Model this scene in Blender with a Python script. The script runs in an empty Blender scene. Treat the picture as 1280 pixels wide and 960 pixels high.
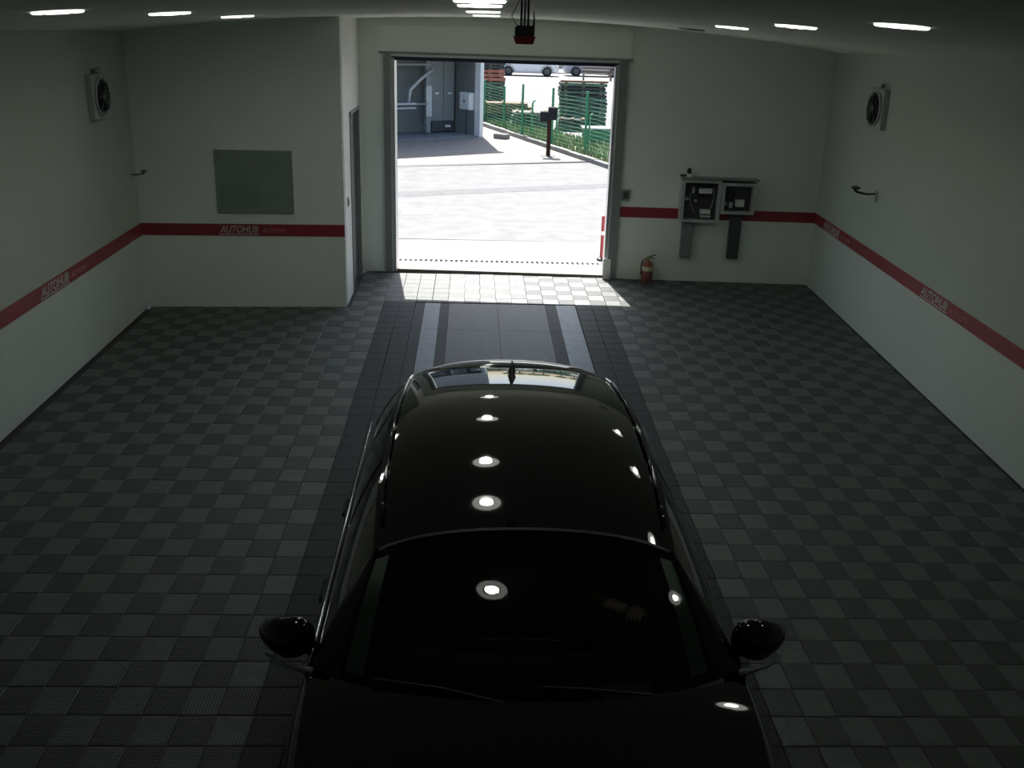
import bpy, math, random
import numpy as np
from mathutils import Vector, Matrix
random.seed(7)
sc = bpy.context.scene
col = sc.collection
R = math.radians

# ------------------------------------------------------------------ camera, sky, sun, exposure
H = 3.5
cam_d = bpy.data.cameras.new('camera'); cam = bpy.data.objects.new('camera', cam_d); col.objects.link(cam)
cam_d.sensor_width = 36.0; cam_d.lens = 1250.0 / 1280.0 * 36.0; cam_d.clip_end = 400
PITCH, YAW, ROLL = -19.9468, 2.5535, 1.7967
cam.matrix_world = (Matrix.Translation((0, 0, H)) @ Matrix.Rotation(R(-YAW), 4, 'Z')
                    @ Matrix.Rotation(R(90 + PITCH), 4, 'X') @ Matrix.Rotation(R(ROLL), 4, 'Z'))
sc.camera = cam
SC_SKY, SC_SUN, EXPO = 0.080, 3.5, 1.90
wd = bpy.data.worlds.new('world'); sc.world = wd; wd.use_nodes = True
nt = wd.node_tree; bg = nt.nodes['Background']
sky = nt.nodes.new('ShaderNodeTexSky'); sky.sky_type = 'NISHITA'; sky.sun_disc = False
sky.sun_elevation = R(58.8); sky.sun_rotation = R(-8); sky.dust_density = 2.5
nt.links.new(sky.outputs[0], bg.inputs[0]); bg.inputs[1].default_value = SC_SKY
sd = bpy.data.lights.new('sun', 'SUN'); sd.energy = SC_SUN; sd.angle = R(0.5); sd.color = (1, .97, .92)
sun = bpy.data.objects.new('sun', sd); col.objects.link(sun)
sun.rotation_euler = Vector((-0.22, 1.80, 3.0)).to_track_quat('Z', 'Y').to_euler()
sun.location = (0, 20, 20)
pd = bpy.data.lights.new('doorway_portal', 'AREA'); pd.shape = 'RECTANGLE'; pd.size = 3.2; pd.size_y = 3.1
pd.cycles.is_portal = True
po = bpy.data.objects.new('doorway_portal', pd); col.objects.link(po)
po.location = (.42, 14.75, 1.5); po.rotation_euler = (R(-90), 0, R(-2.8))
sc.view_settings.view_transform = 'Standard'; sc.view_settings.look = 'None'
sc.view_settings.exposure = EXPO; sc.view_settings.gamma = 1.0; sc.view_settings.use_curve_mapping = False
sc.cycles.max_bounces = 10; sc.cycles.diffuse_bounces = 6; sc.cycles.glossy_bounces = 5
sc.cycles.transparent_max_bounces = 12; sc.cycles.caustics_reflective = False; sc.cycles.caustics_refractive = False
sc.cycles.use_denoising = True; sc.cycles.sample_clamp_indirect = 6.0

# ------------------------------------------------------------------ materials
MATS = {}
def mat(name, c, rough=.6, metal=0., var=.06, scale=6., bump=0., bscale=60., emit=None, es=0., spec=.5, coat=0.):
    if name in MATS: return MATS[name]
    m = bpy.data.materials.new(name); m.use_nodes = True; n = m.node_tree; b = n.nodes['Principled BSDF']
    b.inputs['Roughness'].default_value = rough; b.inputs['Metallic'].default_value = metal
    b.inputs['Specular IOR Level'].default_value = spec; b.inputs['Coat Weight'].default_value = coat
    b.inputs['Coat Roughness'].default_value = .02
    tc = n.nodes.new('ShaderNodeTexCoord')
    if var > 0:
        t = n.nodes.new('ShaderNodeTexNoise'); t.inputs['Scale'].default_value = scale; t.inputs['Detail'].default_value = 5
        n.links.new(tc.outputs['Object'], t.inputs['Vector'])
        r = n.nodes.new('ShaderNodeValToRGB'); r.color_ramp.elements[0].position = .3; r.color_ramp.elements[1].position = .7
        r.color_ramp.elements[0].color = (*[max(0, x * (1 - var)) for x in c], 1)
        r.color_ramp.elements[1].color = (*[min(1, x * (1 + var)) for x in c], 1)
        n.links.new(t.outputs['Fac'], r.inputs['Fac']); n.links.new(r.outputs['Color'], b.inputs['Base Color'])
    else: b.inputs['Base Color'].default_value = (*c, 1)
    if bump > 0:
        t2 = n.nodes.new('ShaderNodeTexNoise'); t2.inputs['Scale'].default_value = bscale; t2.inputs['Detail'].default_value = 4
        n.links.new(tc.outputs['Object'], t2.inputs['Vector'])
        bp = n.nodes.new('ShaderNodeBump'); bp.inputs['Strength'].default_value = bump; bp.inputs['Distance'].default_value = .01
        n.links.new(t2.outputs['Fac'], bp.inputs['Height']); n.links.new(bp.outputs['Normal'], b.inputs['Normal'])
    if emit:
        b.inputs['Emission Color'].default_value = (*emit, 1); b.inputs['Emission Strength'].default_value = es
    MATS[name] = m; return m

def tile_mat(name, c, rough=.55, spec=.65):
    """ribbed open-grid plastic tile: colour noise and a fine lattice relief"""
    m = mat(name, c, rough, var=.12, scale=9., spec=spec)
    n = m.node_tree; b = n.nodes['Principled BSDF']; tc = n.nodes.new('ShaderNodeTexCoord')
    sx = n.nodes.new('ShaderNodeSeparateXYZ'); n.links.new(tc.outputs['Object'], sx.inputs[0])
    prev = None
    for ax in (0, 1):
        mu = n.nodes.new('ShaderNodeMath'); mu.operation = 'MULTIPLY'; mu.inputs[1].default_value = 2 * math.pi / .0171
        n.links.new(sx.outputs[ax], mu.inputs[0])
        si = n.nodes.new('ShaderNodeMath'); si.operation = 'SINE'; n.links.new(mu.outputs[0], si.inputs[0])
        if prev:
            mx = n.nodes.new('ShaderNodeMath'); mx.operation = 'MAXIMUM'
            n.links.new(prev.outputs[0], mx.inputs[0]); n.links.new(si.outputs[0], mx.inputs[1]); prev = mx
        else: prev = si
    bp = n.nodes.new('ShaderNodeBump'); bp.inputs['Strength'].default_value = .5; bp.inputs['Distance'].default_value = .003
    n.links.new(prev.outputs[0], bp.inputs['Height']); n.links.new(bp.outputs['Normal'], b.inputs['Normal'])
    return m

def glass_mat(name, tint, ior=1.5):
    m = bpy.data.materials.new(name); m.use_nodes = True; n = m.node_tree; n.nodes.clear()
    o = n.nodes.new('ShaderNodeOutputMaterial'); mx = n.nodes.new('ShaderNodeMixShader')
    f = n.nodes.new('ShaderNodeFresnel'); f.inputs[0].default_value = ior
    t = n.nodes.new('ShaderNodeBsdfTransparent'); t.inputs[0].default_value = (*tint, 1)
    g = n.nodes.new('ShaderNodeBsdfGlossy'); g.inputs['Roughness'].default_value = .015
    n.links.new(f.outputs[0], mx.inputs[0]); n.links.new(t.outputs[0], mx.inputs[1]); n.links.new(g.outputs[0], mx.inputs[2])
    n.links.new(mx.outputs[0], o.inputs[0]); MATS[name] = m; return m

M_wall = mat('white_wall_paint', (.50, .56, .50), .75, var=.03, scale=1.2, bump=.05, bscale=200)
M_wallb = mat('bounce_lightened_wall_paint', (.82, .88, .83), .7, var=.03, scale=1.2, bump=.05, bscale=200)  # door wall and alcove lightened; missing bounce light is put into the colour
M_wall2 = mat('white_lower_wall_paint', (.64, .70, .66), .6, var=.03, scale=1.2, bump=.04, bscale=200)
M_ceil = mat('ceiling_paint', (.84, .88, .80), .8, var=.04, scale=.8)
M_red = mat('red_stripe_vinyl', (.30, .035, .05), .45, var=.05)
M_letter = mat('pale_lettering', (.55, .55, .52), .5, var=.02)
M_letter2 = mat('faded_pink_lettering', (.60, .26, .27), .5, var=.02)
M_tl = tile_mat('light_grey_tile', (.105, .119, .111)); M_td = tile_mat('dark_grey_tile', (.043, .051, .047))
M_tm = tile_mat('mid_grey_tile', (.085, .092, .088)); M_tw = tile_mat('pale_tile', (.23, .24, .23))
M_lane = tile_mat('charcoal_lane_tile', (.034, .039, .039), .6, .3)
M_base = mat('floor_base', (.05, .05, .05), .8)
M_plate = mat('scuffed_grey_plate', (.085, .093, .096), .55, var=.22, scale=14, bump=.1, bscale=30, spec=.42)
M_track = mat('worn_blue_grey_track', (.12, .155, .175), .5, var=.25, scale=12, bump=.1, bscale=30, spec=.7)
M_black = mat('black_plastic', (.02, .02, .022), .5)
M_dark = mat('dark_grey_metal', (.07, .075, .08), .5)
M_grey = mat('grey_painted_metal', (.24, .26, .26), .45)
M_lgrey = mat('light_grey_metal', (.5, .52, .52), .4)
M_white = mat('white_painted_metal', (.8, .81, .8), .45)
M_alu = mat('aluminium', (.62, .63, .64), .35, metal=.8)
M_chrome = mat('chrome', (.75, .76, .78), .12, metal=1., var=0)
M_lampin = mat('lit_lamp_disc', (.9, .9, .9), .5, emit=(1, .99, .93), es=3.0, var=0)
M_lampring = mat('lit_lamp_ring', (.8, .82, .8), .5, emit=(.96, 1, .92), es=.5, var=0)
M_off = mat('unlit_lamp_disc', (.10, .10, .10), .5)
M_paint = mat('black_car_paint', (.003, .0032, .0034), .03, var=0, spec=.9)
M_cargl = glass_mat('tinted_windscreen_glass', (.78, .86, .80), 1.6)
M_sidegl = mat('dark_side_glass', (.006, .007, .007), .03, var=0, spec=.6)
M_int = mat('dark_cabin_trim', (.022, .022, .022), .8)
M_ptrim = mat('pale_pillar_trim', (.72, .80, .74), .8)
M_rub = mat('tyre_rubber', (.02, .02, .02), .8)
M_skin = mat('skin', (.45, .30, .23), .6)
M_jacket = mat('olive_jacket', (.30, .28, .13), .8)
M_trous = mat('dark_trousers', (.03, .03, .04), .8)
M_hair = mat('dark_hair', (.02, .015, .01), .7)
M_fred = mat('faded_red_paint', (.32, .12, .10), .4)
M_yel = mat('pale_yellow_label', (.75, .72, .45), .5)
M_brass = mat('brass', (.5, .4, .2), .3, metal=1)
M_gred = mat('red_plastic_cover', (.55, .07, .10), .35)
M_wood = mat('weathered_brown_plank', (.16, .11, .07), .8, var=.3, scale=5)
M_wood2 = mat('grey_green_plank', (.075, .125, .09), .8, var=.3, scale=5)
M_wood3 = mat('dark_grey_plank', (.03, .04, .04), .8, var=.3, scale=5)
M_wood4 = mat('reddish_plank', (.32, .13, .09), .8, var=.3, scale=5)
M_conc = mat('pale_concrete', (.20, .197, .19), .85, var=.10, scale=1.5, bump=.2, bscale=30)
M_conc2 = mat('warm_concrete', (.205, .19, .17), .85, var=.14, scale=4, bump=.2, bscale=30)
M_asph = mat('worn_asphalt', (.150, .150, .150), .85, var=.14, scale=2.5, bump=.3, bscale=40)
M_tar = mat('tar_repair', (.112, .112, .116), .85, var=.15, scale=5)
M_sill = mat('dusty_sill_concrete', (.215, .20, .18), .8, var=.16, scale=7)
M_grass = mat('grass_green', (.13, .21, .08), .8, var=.45, scale=3)
M_soil = mat('grassy_soil', (.20, .22, .13), .9, var=.4, scale=4)
M_green = mat('green_fence_paint', (.04, .22, .11), .5)
M_gmesh = mat('green_fence_wire', (.06, .26, .14), .5)
M_facade = mat('facade_render', (.34, .35, .35), .8)
M_inwall = mat('inner_grey_wall', (.19, .205, .20), .8)
M_infl = mat('inner_grey_floor', (.22, .23, .235), .6, var=.1)
M_bark = mat('pale_bark', (.45, .40, .30), .9)
M_leaf = mat('dusty_leaves', (.35, .38, .22), .8, var=.4, scale=3)
M_brown = mat('rusty_brown_post', (.04, .018, .012), .8, spec=.2)
M_pbox = mat('dark_box_paint', (.02, .02, .022), .8, spec=.2)
M_carw = mat('white_car_paint', (.75, .77, .8), .2, var=0, coat=.6)
M_cars = mat('silver_car_paint', (.35, .37, .42), .25, var=0, coat=.6)
M_blk2 = mat('dark_blue_plastic', (.02, .02, .06), .5)

# ------------------------------------------------------------------ mesh helpers
def mesh_obj(name, verts, faces, m, parent=None, smooth=False, loc=None, mi=None, kind=None):
    me = bpy.data.meshes.new(name); me.from_pydata([tuple(v) for v in verts], [], faces); me.update()
    ms = m if isinstance(m, (list, tuple)) else [m]
    for x in ms: me.materials.append(x)
    if mi is not None: me.polygons.foreach_set('material_index', mi)
    if smooth: me.polygons.foreach_set('use_smooth', [True] * len(me.polygons))
    o = bpy.data.objects.new(name, me); col.objects.link(o)
    if parent: o.parent = parent
    if loc: o.location = loc
    if kind: o['kind'] = kind
    return o
class MB:
    """collects simple solids into one mesh"""
    def __init__(s): s.v = []; s.f = []; s.mi = []; s.cur = 0; s.X = None
    def add(s, vs, fs):
        n = len(s.v)
        if s.X is not None: vs = [s.X @ Vector(v) for v in vs]
        s.v += [tuple(v) for v in vs]; s.f += [tuple(i + n for i in f) for f in fs]; s.mi += [s.cur] * len(fs); return s
    def box(s, x0, x1, y0, y1, z0, z1, b=0.):
        if b <= 0:
            v = [(x, y, z) for z in (z0, z1) for y in (y0, y1) for x in (x0, x1)]
            return s.add(v, [(0, 2, 3, 1), (4, 5, 7, 6), (0, 1, 5, 4), (2, 6, 7, 3), (0, 4, 6, 2), (1, 3, 7, 5)])
        b = min(b, (x1 - x0) * .45, (y1 - y0) * .45, (z1 - z0) * .45)
        def ring(z, i): return [(x0 + i, y0 + i, z), (x1 - i, y0 + i, z), (x1 - i, y1 - i, z), (x0 + i, y1 - i, z)]
        v = ring(z0, b) + ring(z0 + b, 0) + ring(z1 - b, 0) + ring(z1, b)
        f = [(3, 2, 1, 0), (12, 13, 14, 15)]
        for k in range(3):
            for i in range(4):
                j = (i + 1) % 4; f.append((4 * k + i, 4 * k + j, 4 * k + 4 + j, 4 * k + 4 + i))
        return s.add(v, f)
    def tube(s, pts, r, n=8, cap=True):
        pts = [Vector(p) for p in pts]; rs = r if isinstance(r, (list, tuple)) else [r] * len(pts)
        vs = []; up = None
        for i, p in enumerate(pts):
            d = (pts[min(i + 1, len(pts) - 1)] - pts[max(i - 1, 0)]).normalized()
            if up is None: up = Vector((0, 0, 1)) if abs(d.z) < .9 else Vector((0, 1, 0))
            a = d.cross(up).normalized(); b = a.cross(d).normalized(); up = b
            vs += [p + (a * math.cos(t) + b * math.sin(t)) * rs[i] for t in [2 * math.pi * k / n for k in range(n)]]
        f = []
        for i in range(len(pts) - 1):
            for k in range(n):
                k2 = (k + 1) % n; f.append((i * n + k, i * n + k2, (i + 1) * n + k2, (i + 1) * n + k))
        if cap: f += [tuple(range(n))[::-1], tuple((len(pts) - 1) * n + k for k in range(n))]
        return s.add(vs, f)
    def lathe(s, prof, c, axis='z', n=24):
        vs = []; f = []
        for r, h in prof:
            for k in range(n):
                t = 2 * math.pi * k / n; a, b = r * math.cos(t), r * math.sin(t)
                v = {'z': (a, b, h), 'x': (h, a, b), 'y': (b, h, a)}[axis]
                vs.append((v[0] + c[0], v[1] + c[1], v[2] + c[2]))
        for i in range(len(prof) - 1):
            for k in range(n):
                k2 = (k + 1) % n; f.append((i * n + k, i * n + k2, (i + 1) * n + k2, (i + 1) * n + k))
        if prof[0][0] > 1e-5: f.append(tuple(range(n))[::-1])
        if prof[-1][0] > 1e-5: f.append(tuple((len(prof) - 1) * n + k for k in range(n)))
        return s.add(vs, f)
    def prism(s, poly, z0, z1):
        n = len(poly); v = [(x, y, z0) for x, y in poly] + [(x, y, z1) for x, y in poly]
        f = [tuple(range(n))[::-1], tuple(range(n, 2 * n))] + [(i, (i + 1) % n, n + (i + 1) % n, n + i) for i in range(n)]
        return s.add(v, f)
    def grid(s, nu, nv, fn, flip=False):
        vs = [fn(i / nu, j / nv) for j in range(nv + 1) for i in range(nu + 1)]; f = []
        for j in range(nv):
            for i in range(nu):
                a = j * (nu + 1) + i; q = (a, a + 1, a + nu + 2, a + nu + 1); f.append(q[::-1] if flip else q)
        return s.add(vs, f)
    def build(s, name, m, parent=None, smooth=False, **k):
        return mesh_obj(name, s.v, s.f, m, parent, smooth, mi=s.mi if isinstance(m, (list, tuple)) else None, **k)
def empty(name, label, cat, loc=(0, 0, 0), rz=0., group=None):
    o = bpy.data.objects.new(name, None); col.objects.link(o); o.location = loc; o.rotation_euler = (0, 0, rz)
    o['label'] = label; o['category'] = cat
    if group: o['group'] = group
    return o
def tag(o, label, cat, group=None, kind=None):
    o['label'] = label; o['category'] = cat
    if group: o['group'] = group
    if kind: o['kind'] = kind
    return o
def struct(o): o['kind'] = 'structure'; return o
def copy_tree(o, parent=None):
    c = o.copy(); col.objects.link(c)
    if parent: c.parent = parent
    for ch in list(o.children): copy_tree(ch, c)
    return c
def smooth_by_angle(o, ang=35):
    me = o.data; me.polygons.foreach_set('use_smooth', [True] * len(me.polygons))
    try: me.set_sharp_from_angle(angle=R(ang))
    except Exception: pass
def text_part(body, size, m, parent, mw, shear=0., name='lettering', ext=.002, spacing=1., offset=0.):
    cu = bpy.data.curves.new(name, 'FONT'); cu.body = body; cu.size = size; cu.extrude = ext; cu.shear = shear
    cu.space_character = spacing; cu.offset = offset
    t = bpy.data.objects.new('tmp', cu); col.objects.link(t)
    dg = bpy.context.evaluated_depsgraph_get(); me = bpy.data.meshes.new_from_object(t.evaluated_get(dg))
    bpy.data.objects.remove(t); me.materials.clear(); me.materials.append(m)
    o = bpy.data.objects.new(name, me); col.objects.link(o); o.parent = parent; o.matrix_world = mw
    return o

# ------------------------------------------------------------------ room geometry
def XR(Y): return 4.2377 + .0459 * Y
def XL(Y): return -3.906 - .0108 * Y
def YB(X): return 14.3239 - .04855 * X
def YA(X): return 12.526 + .0649 * X
XA = -1.589
def ceil_z(x, Y): return 3.67549 + .01014 * x - .01503 * x * x - .01183 * Y + .00012 * Y * Y
DL, DR, DT = -1.15, 1.962, 3.0
YREAR = -2.0
S0, S1 = .907, 1.055

def wall_strip(name, P, Q, z0, ztop, m, thick, openings=(), mats=None, split=None):
    """vertical wall from P to Q (room on the left of P->Q is outside), thick outwards; openings = (t0,t1,z0,z1) in metres along"""
    P = Vector((P[0], P[1], 0)); Q = Vector((Q[0], Q[1], 0)); d = (Q - P); L = d.length; d.normalize()
    nrm = Vector((d.y, -d.x, 0)) * thick
    mb = MB(); mb.cur = 0
    cuts = sorted(set([0, L] + [a for o in openings for a in (o[0], o[1])] + [L * k / 8 for k in range(9)]))
    zc = sorted(set([z0] + [a for o in openings for a in (o[2], o[3])] + ([split] if split else [])))
    zc = [z for z in zc if z >= z0]
    for a, b in zip(cuts[:-1], cuts[1:]):
        if b - a < 1e-6: continue
        mid = (a + b) / 2
        for k, za in enumerate(zc):
            last = k == len(zc) - 1
            zb = None if last else zc[k + 1]
            if any(o[0] <= mid <= o[1] and (o[2] <= za + 1e-6) and (zb is not None and zb <= o[3] + 1e-6) for o in openings): continue
            pa, pb = P + d * a, P + d * b
            ta = ztop(pa.x, pa.y) if last else zb; tb = ztop(pb.x, pb.y) if last else zb
            mb.cur = 1 if (split and zb is not None and zb <= split + 1e-6) else 0
            v = [pa + Vector((0, 0, za)), pb + Vector((0, 0, za)), pb + nrm + Vector((0, 0, za)), pa + nrm + Vector((0, 0, za)),
                 pa + Vector((0, 0, ta)), pb + Vector((0, 0, tb)), pb + nrm + Vector((0, 0, tb)), pa + nrm + Vector((0, 0, ta))]
            mb.add(v, [(0, 3, 2, 1), (4, 5, 6, 7), (0, 1, 5, 4), (1, 2, 6, 5), (2, 3, 7, 6), (3, 0, 4, 7)])
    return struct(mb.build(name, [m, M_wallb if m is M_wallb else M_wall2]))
TOP = lambda x, y: ceil_z(x, y) + .02
cRB = (4.8843, YB(4.8843)); cLA = (XL(12.26), YA(XL(12.26))); cXA = (XA, YA(XA)); cXB = (XA, YB(XA))
# door wall (back), drawn right to left so that its thickness lies outside
dB = Vector((cXB[0] - cRB[0], cXB[1] - cRB[1])).length
kx = dB / (cRB[0] - cXB[0])
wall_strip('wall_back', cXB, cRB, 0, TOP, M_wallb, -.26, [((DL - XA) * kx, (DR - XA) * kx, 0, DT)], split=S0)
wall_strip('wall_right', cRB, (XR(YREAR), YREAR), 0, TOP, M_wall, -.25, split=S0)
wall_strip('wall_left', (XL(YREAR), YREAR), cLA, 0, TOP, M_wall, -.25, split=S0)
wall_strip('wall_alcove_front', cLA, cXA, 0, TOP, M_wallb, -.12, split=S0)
sl = cXB[1] - cXA[1]
wall_strip('wall_alcove_side', (cXA[0], cXA[1] + .12), cXB, 0, TOP, M_white, -.12, [(.62, sl - .22, 0, 2.35)])
wall_strip('wall_rear', (XR(YREAR) + .25, YREAR), (XL(YREAR) - .25, YREAR), 0, TOP, M_wall, -.2)
cb = MB(); cb.grid(24, 24, lambda u, v: (-4.4 + 9.8 * u, -2.2 + 16.8 * v, ceil_z(-4.4 + 9.8 * u, -2.2 + 16.8 * v)), flip=True)
cb.grid(24, 24, lambda u, v: (-4.4 + 9.8 * u, -2.2 + 16.8 * v, ceil_z(-4.4 + 9.8 * u, -2.2 + 16.8 * v) + .25))
struct(cb.build('ceiling', M_ceil, smooth=True))

# ------------------------------------------------------------------ floor and its tiles
fl = struct(MB().box(-4.4, 5.4, -2.2, 14.32, -.15, -.018).build('floor', M_base))
def fan(x, Y):
    k = .0103 if x > .27 else .0026
    return .27 + (x - .27) * (1 + k * (Y - 13.5))
f_px = 1250.
Rm = cam.matrix_world.inverted()
def proj(x, y, z=0.):
    v = Rm @ Vector((x, y, z)); return (640 + f_px * v.x / -v.z, 480 - f_px * v.y / -v.z) if v.z < -.1 else None
tiles = []                                       # x0,x1,y0,y1,kind
ys = [14.30, 14.164] + [14.164 - .2375 * k for k in range(1, 52)]
def cols(a, b, w): n = max(1, round((b - a) / w)); return [a + (b - a) * i / n for i in range(n + 1)]
cR, cM, cL = cols(1.80, 4.84, .2027), cols(-1.15, 1.80, .2107), cols(-3.98, -1.15, .205)
LANE_Y = 12.80
rng = random.Random(3)
for r in range(len(ys) - 1):
    y1, y0 = ys[r], ys[r + 1]; ym = (y0 + y1) / 2
    for zone, cc in (('R', cR), ('M', cM), ('L', cL)):
        for c in range(len(cc) - 1):
            a, b = fan(cc[c], ym), fan(cc[c + 1], ym); xm = (a + b) / 2; ya, yb = y0, y1
            if xm < XA + .03:
                if y0 > YA(xm) - .05: continue
                yb = min(yb, YA(xm) - .004)
            else: a = max(a, XA + .004) if ym > 12.4 else a; yb = min(yb, YB(xm) - .006)
            if zone == 'M' and ym < LANE_Y - .1:
                if c in (0, 1, len(cc) - 2, len(cc) - 3): kind = 'k'
                else: continue
            else:
                odd = (r + c + (0 if zone == 'R' else len(cM) - 1 if zone == 'M' else 1)) % 2
                kind = 'd' if odd else 'l'
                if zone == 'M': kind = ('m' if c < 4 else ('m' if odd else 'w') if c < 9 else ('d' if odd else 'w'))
            b = min(b, XR(y0) - .004); a = max(a, XL(ym) + .004)
            if b - a < .03 or yb - ya < .03: continue
            tiles.append((a, b, ya, yb, kind))
# the lane side bands need dark tiles out to the tracks; the strips fill the middle
KM = {'l': M_tl, 'd': M_td, 'm': M_tm, 'w': M_tw, 'k': M_lane}
def tile_geo(hx, hy, zt=0., zb=-.018, c=.004):
    g = .0015
    v = [(-hx + g, -hy + g, zb), (hx - g, -hy + g, zb), (hx - g, hy - g, zb), (-hx + g, hy - g, zb),
         (-hx + g, -hy + g, zt - c), (hx - g, -hy + g, zt - c), (hx - g, hy - g, zt - c), (-hx + g, hy - g, zt - c),
         (-hx + g + c, -hy + g + c, zt), (hx - g - c, -hy + g + c, zt), (hx - g - c, hy - g - c, zt), (-hx + g + c, hy - g - c, zt)]
    f = [(8, 9, 10, 11)]
    for i in range(4):
        j = (i + 1) % 4; f += [(i, j, 4 + j, 4 + i), (4 + i, 4 + j, 8 + j, 8 + i)]
    return v, f
def area(t):
    ps = [proj(x, y) for x, y in ((t[0], t[2]), (t[1], t[2]), (t[1], t[3]), (t[0], t[3]))]
    if any(p is None for p in ps): return 0
    cx, cy = sum(p[0] for p in ps) / 4, sum(p[1] for p in ps) / 4
    if not (0 <= cx <= 1280 and 0 <= cy <= 960): return 0
    if -.75 < (t[0] + t[1]) / 2 - .27 < .75 and t[2] < 6.3: return 0
    if abs((t[0] + t[1]) / 2 - .27) < 1.0 and t[2] < 6.3: return 0
    return abs(sum(ps[i][0] * ps[(i + 1) % 4][1] - ps[(i + 1) % 4][0] * ps[i][1] for i in range(4))) / 2
order = sorted(range(len(tiles)), key=lambda i: -area(tiles[i]))
single = set(i for i in order[:296] if area(tiles[i]) > 0)
cache = {}
stuff = MB()
KI = list(KM)
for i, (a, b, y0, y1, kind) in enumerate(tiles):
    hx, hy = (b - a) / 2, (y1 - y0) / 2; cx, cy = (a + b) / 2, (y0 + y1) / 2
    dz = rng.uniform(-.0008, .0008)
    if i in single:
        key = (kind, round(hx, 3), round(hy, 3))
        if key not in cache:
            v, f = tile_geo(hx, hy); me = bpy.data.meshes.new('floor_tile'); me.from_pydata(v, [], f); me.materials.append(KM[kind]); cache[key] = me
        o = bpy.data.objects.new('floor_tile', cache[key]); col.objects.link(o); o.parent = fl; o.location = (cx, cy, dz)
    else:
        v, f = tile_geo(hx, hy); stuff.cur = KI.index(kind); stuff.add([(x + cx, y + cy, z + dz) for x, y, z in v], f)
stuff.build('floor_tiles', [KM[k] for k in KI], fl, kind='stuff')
cw = (1.80 + 1.15) / 14
def lane_piece(name, x0, x1, m, z=0.):
    mb = MB(); L = 1.19
    y = LANE_Y - .11
    while y > 1.9:
        mb.v = []; mb.f = []; mb.mi = []
        a0, a1, b0, b1 = fan(x0, y), fan(x1, y), fan(x0, y - L), fan(x1, y - L)
        mb.add([(b0 + .002, y - L + .002, -.018), (b1 - .002, y - L + .002, -.018), (a1 - .002, y - .002, -.018), (a0 + .002, y - .002, -.018),
                (b0 + .002, y - L + .002, z), (b1 - .002, y - L + .002, z), (a1 - .002, y - .002, z), (a0 + .002, y - .002, z)],
               [(0, 3, 2, 1), (4, 5, 6, 7), (0, 1, 5, 4), (1, 2, 6, 5), (2, 3, 7, 6), (3, 0, 4, 7)])
        mb.build(name, m, fl); y -= L
xe0, xe1 = -1.15 + 2 * cw, 1.80 - 2 * cw - cw * 0
lane_piece('lane_band', xe0, -.605, M_lane, .0002)
lane_piece('track_strip', -.605, -.40, M_track, .001)
lane_piece('lane_band', -.40, -.29, M_lane, .0002)
lane_piece('lane_plate', -.29, .34, M_plate, .0005); lane_piece('lane_plate', .34, .97, M_plate, .0005)
lane_piece('lane_band', .97, 1.11, M_lane, .0002)
lane_piece('track_strip', 1.11, 1.37, M_track, .001)
if xe1 > 1.38: lane_piece('lane_band', 1.37, xe1, M_lane, .0002)

# ------------------------------------------------------------------ red stripe with its lettering
def stripe(name, P, Q, inward, m=M_red):
    P = Vector((*P, 0)); Q = Vector((*Q, 0)); n = Vector((*inward, 0)).normalized() * .004
    v = [P + n * .2 + Vector((0, 0, S0)), Q + n * .2 + Vector((0, 0, S0)), Q + n * .2 + Vector((0, 0, S1)), P + n * .2 + Vector((0, 0, S1)),
         P + n + Vector((0, 0, S0)), Q + n + Vector((0, 0, S0)), Q + n + Vector((0, 0, S1)), P + n + Vector((0, 0, S1))]
    return struct(mesh_obj(name, v, [(0, 1, 2, 3), (4, 7, 6, 5), (0, 4, 5, 1), (3, 2, 6, 7), (0, 3, 7, 4), (1, 5, 6, 2)], m))
t1 = stripe('trim_1', (XR(YREAR), YREAR), cRB, (-1, 0))
t2 = stripe('trim_2', cRB, (DR + .14, YB(DR + .14)), (0, -1))
t3 = stripe('trim_3', cLA, cXA, (0, -1))
t4 = stripe('trim_4', (XL(YREAR), YREAR), cLA, (1, 0))
def lettering(parent, P, dirv, inward, wlen, h):
    d = Vector((*dirv, 0)).normalized(); up = Vector((0, 0, 1)); n = d.cross(up)
    if n.dot(Vector((*inward, 0))) < 0: n = -n
    def mw(off, z, sx, sy):
        o = Vector((P[0], P[1], z)) + d * off + n * .0065
        return Matrix(((d.x * sx, 0, n.x, o.x), (d.y * sx, 0, n.y, o.y), (0, sy, 0, o.z), (0, 0, 0, 1)))
    a = text_part('AUTOHUB', .1, M_letter, parent, mw(0, S0 + .04, 1, 1), shear=.25, name='large_lettering', offset=.0015)
    w = max(v.co.x for v in a.data.vertices) - min(v.co.x for v in a.data.vertices)
    a.matrix_world = mw(0, S0 + .042, wlen / w, h / .07)
    a['label'] = 'pale lettering AUTOHUB'
    b = text_part('ACTION', .1, M_letter2, parent, mw(0, S0 + .03, 1, 1), shear=.25, name='small_lettering')
    w2 = max(v.co.x for v in b.data.vertices) - min(v.co.x for v in b.data.vertices)
    b.matrix_world = mw(wlen * 1.08, S0 + .045, wlen * .62 / w2, h * .55 / .07)
    b['label'] = 'faded pinkish lettering ACTION'
    u = MB(); o0 = Vector((P[0], P[1], 0)) + n * .005
    A, B = o0 - d * .02, o0 + d * wlen
    u.add([A + Vector((0, 0, S0 + .016)), B + Vector((0, 0, S0 + .016)), B + Vector((0, 0, S0 + .028)), A + d * .02 + Vector((0, 0, S0 + .028)),
           A + n * .003 + Vector((0, 0, S0 + .016)), B + n * .003 + Vector((0, 0, S0 + .016)), B + n * .003 + Vector((0, 0, S0 + .028)), A + d * .02 + n * .003 + Vector((0, 0, S0 + .028))],
          [(0, 1, 2, 3), (4, 7, 6, 5), (0, 4, 5, 1), (3, 2, 6, 7), (0, 3, 7, 4), (1, 5, 6, 2)])
    u.build('underline', M_letter, parent)
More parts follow.
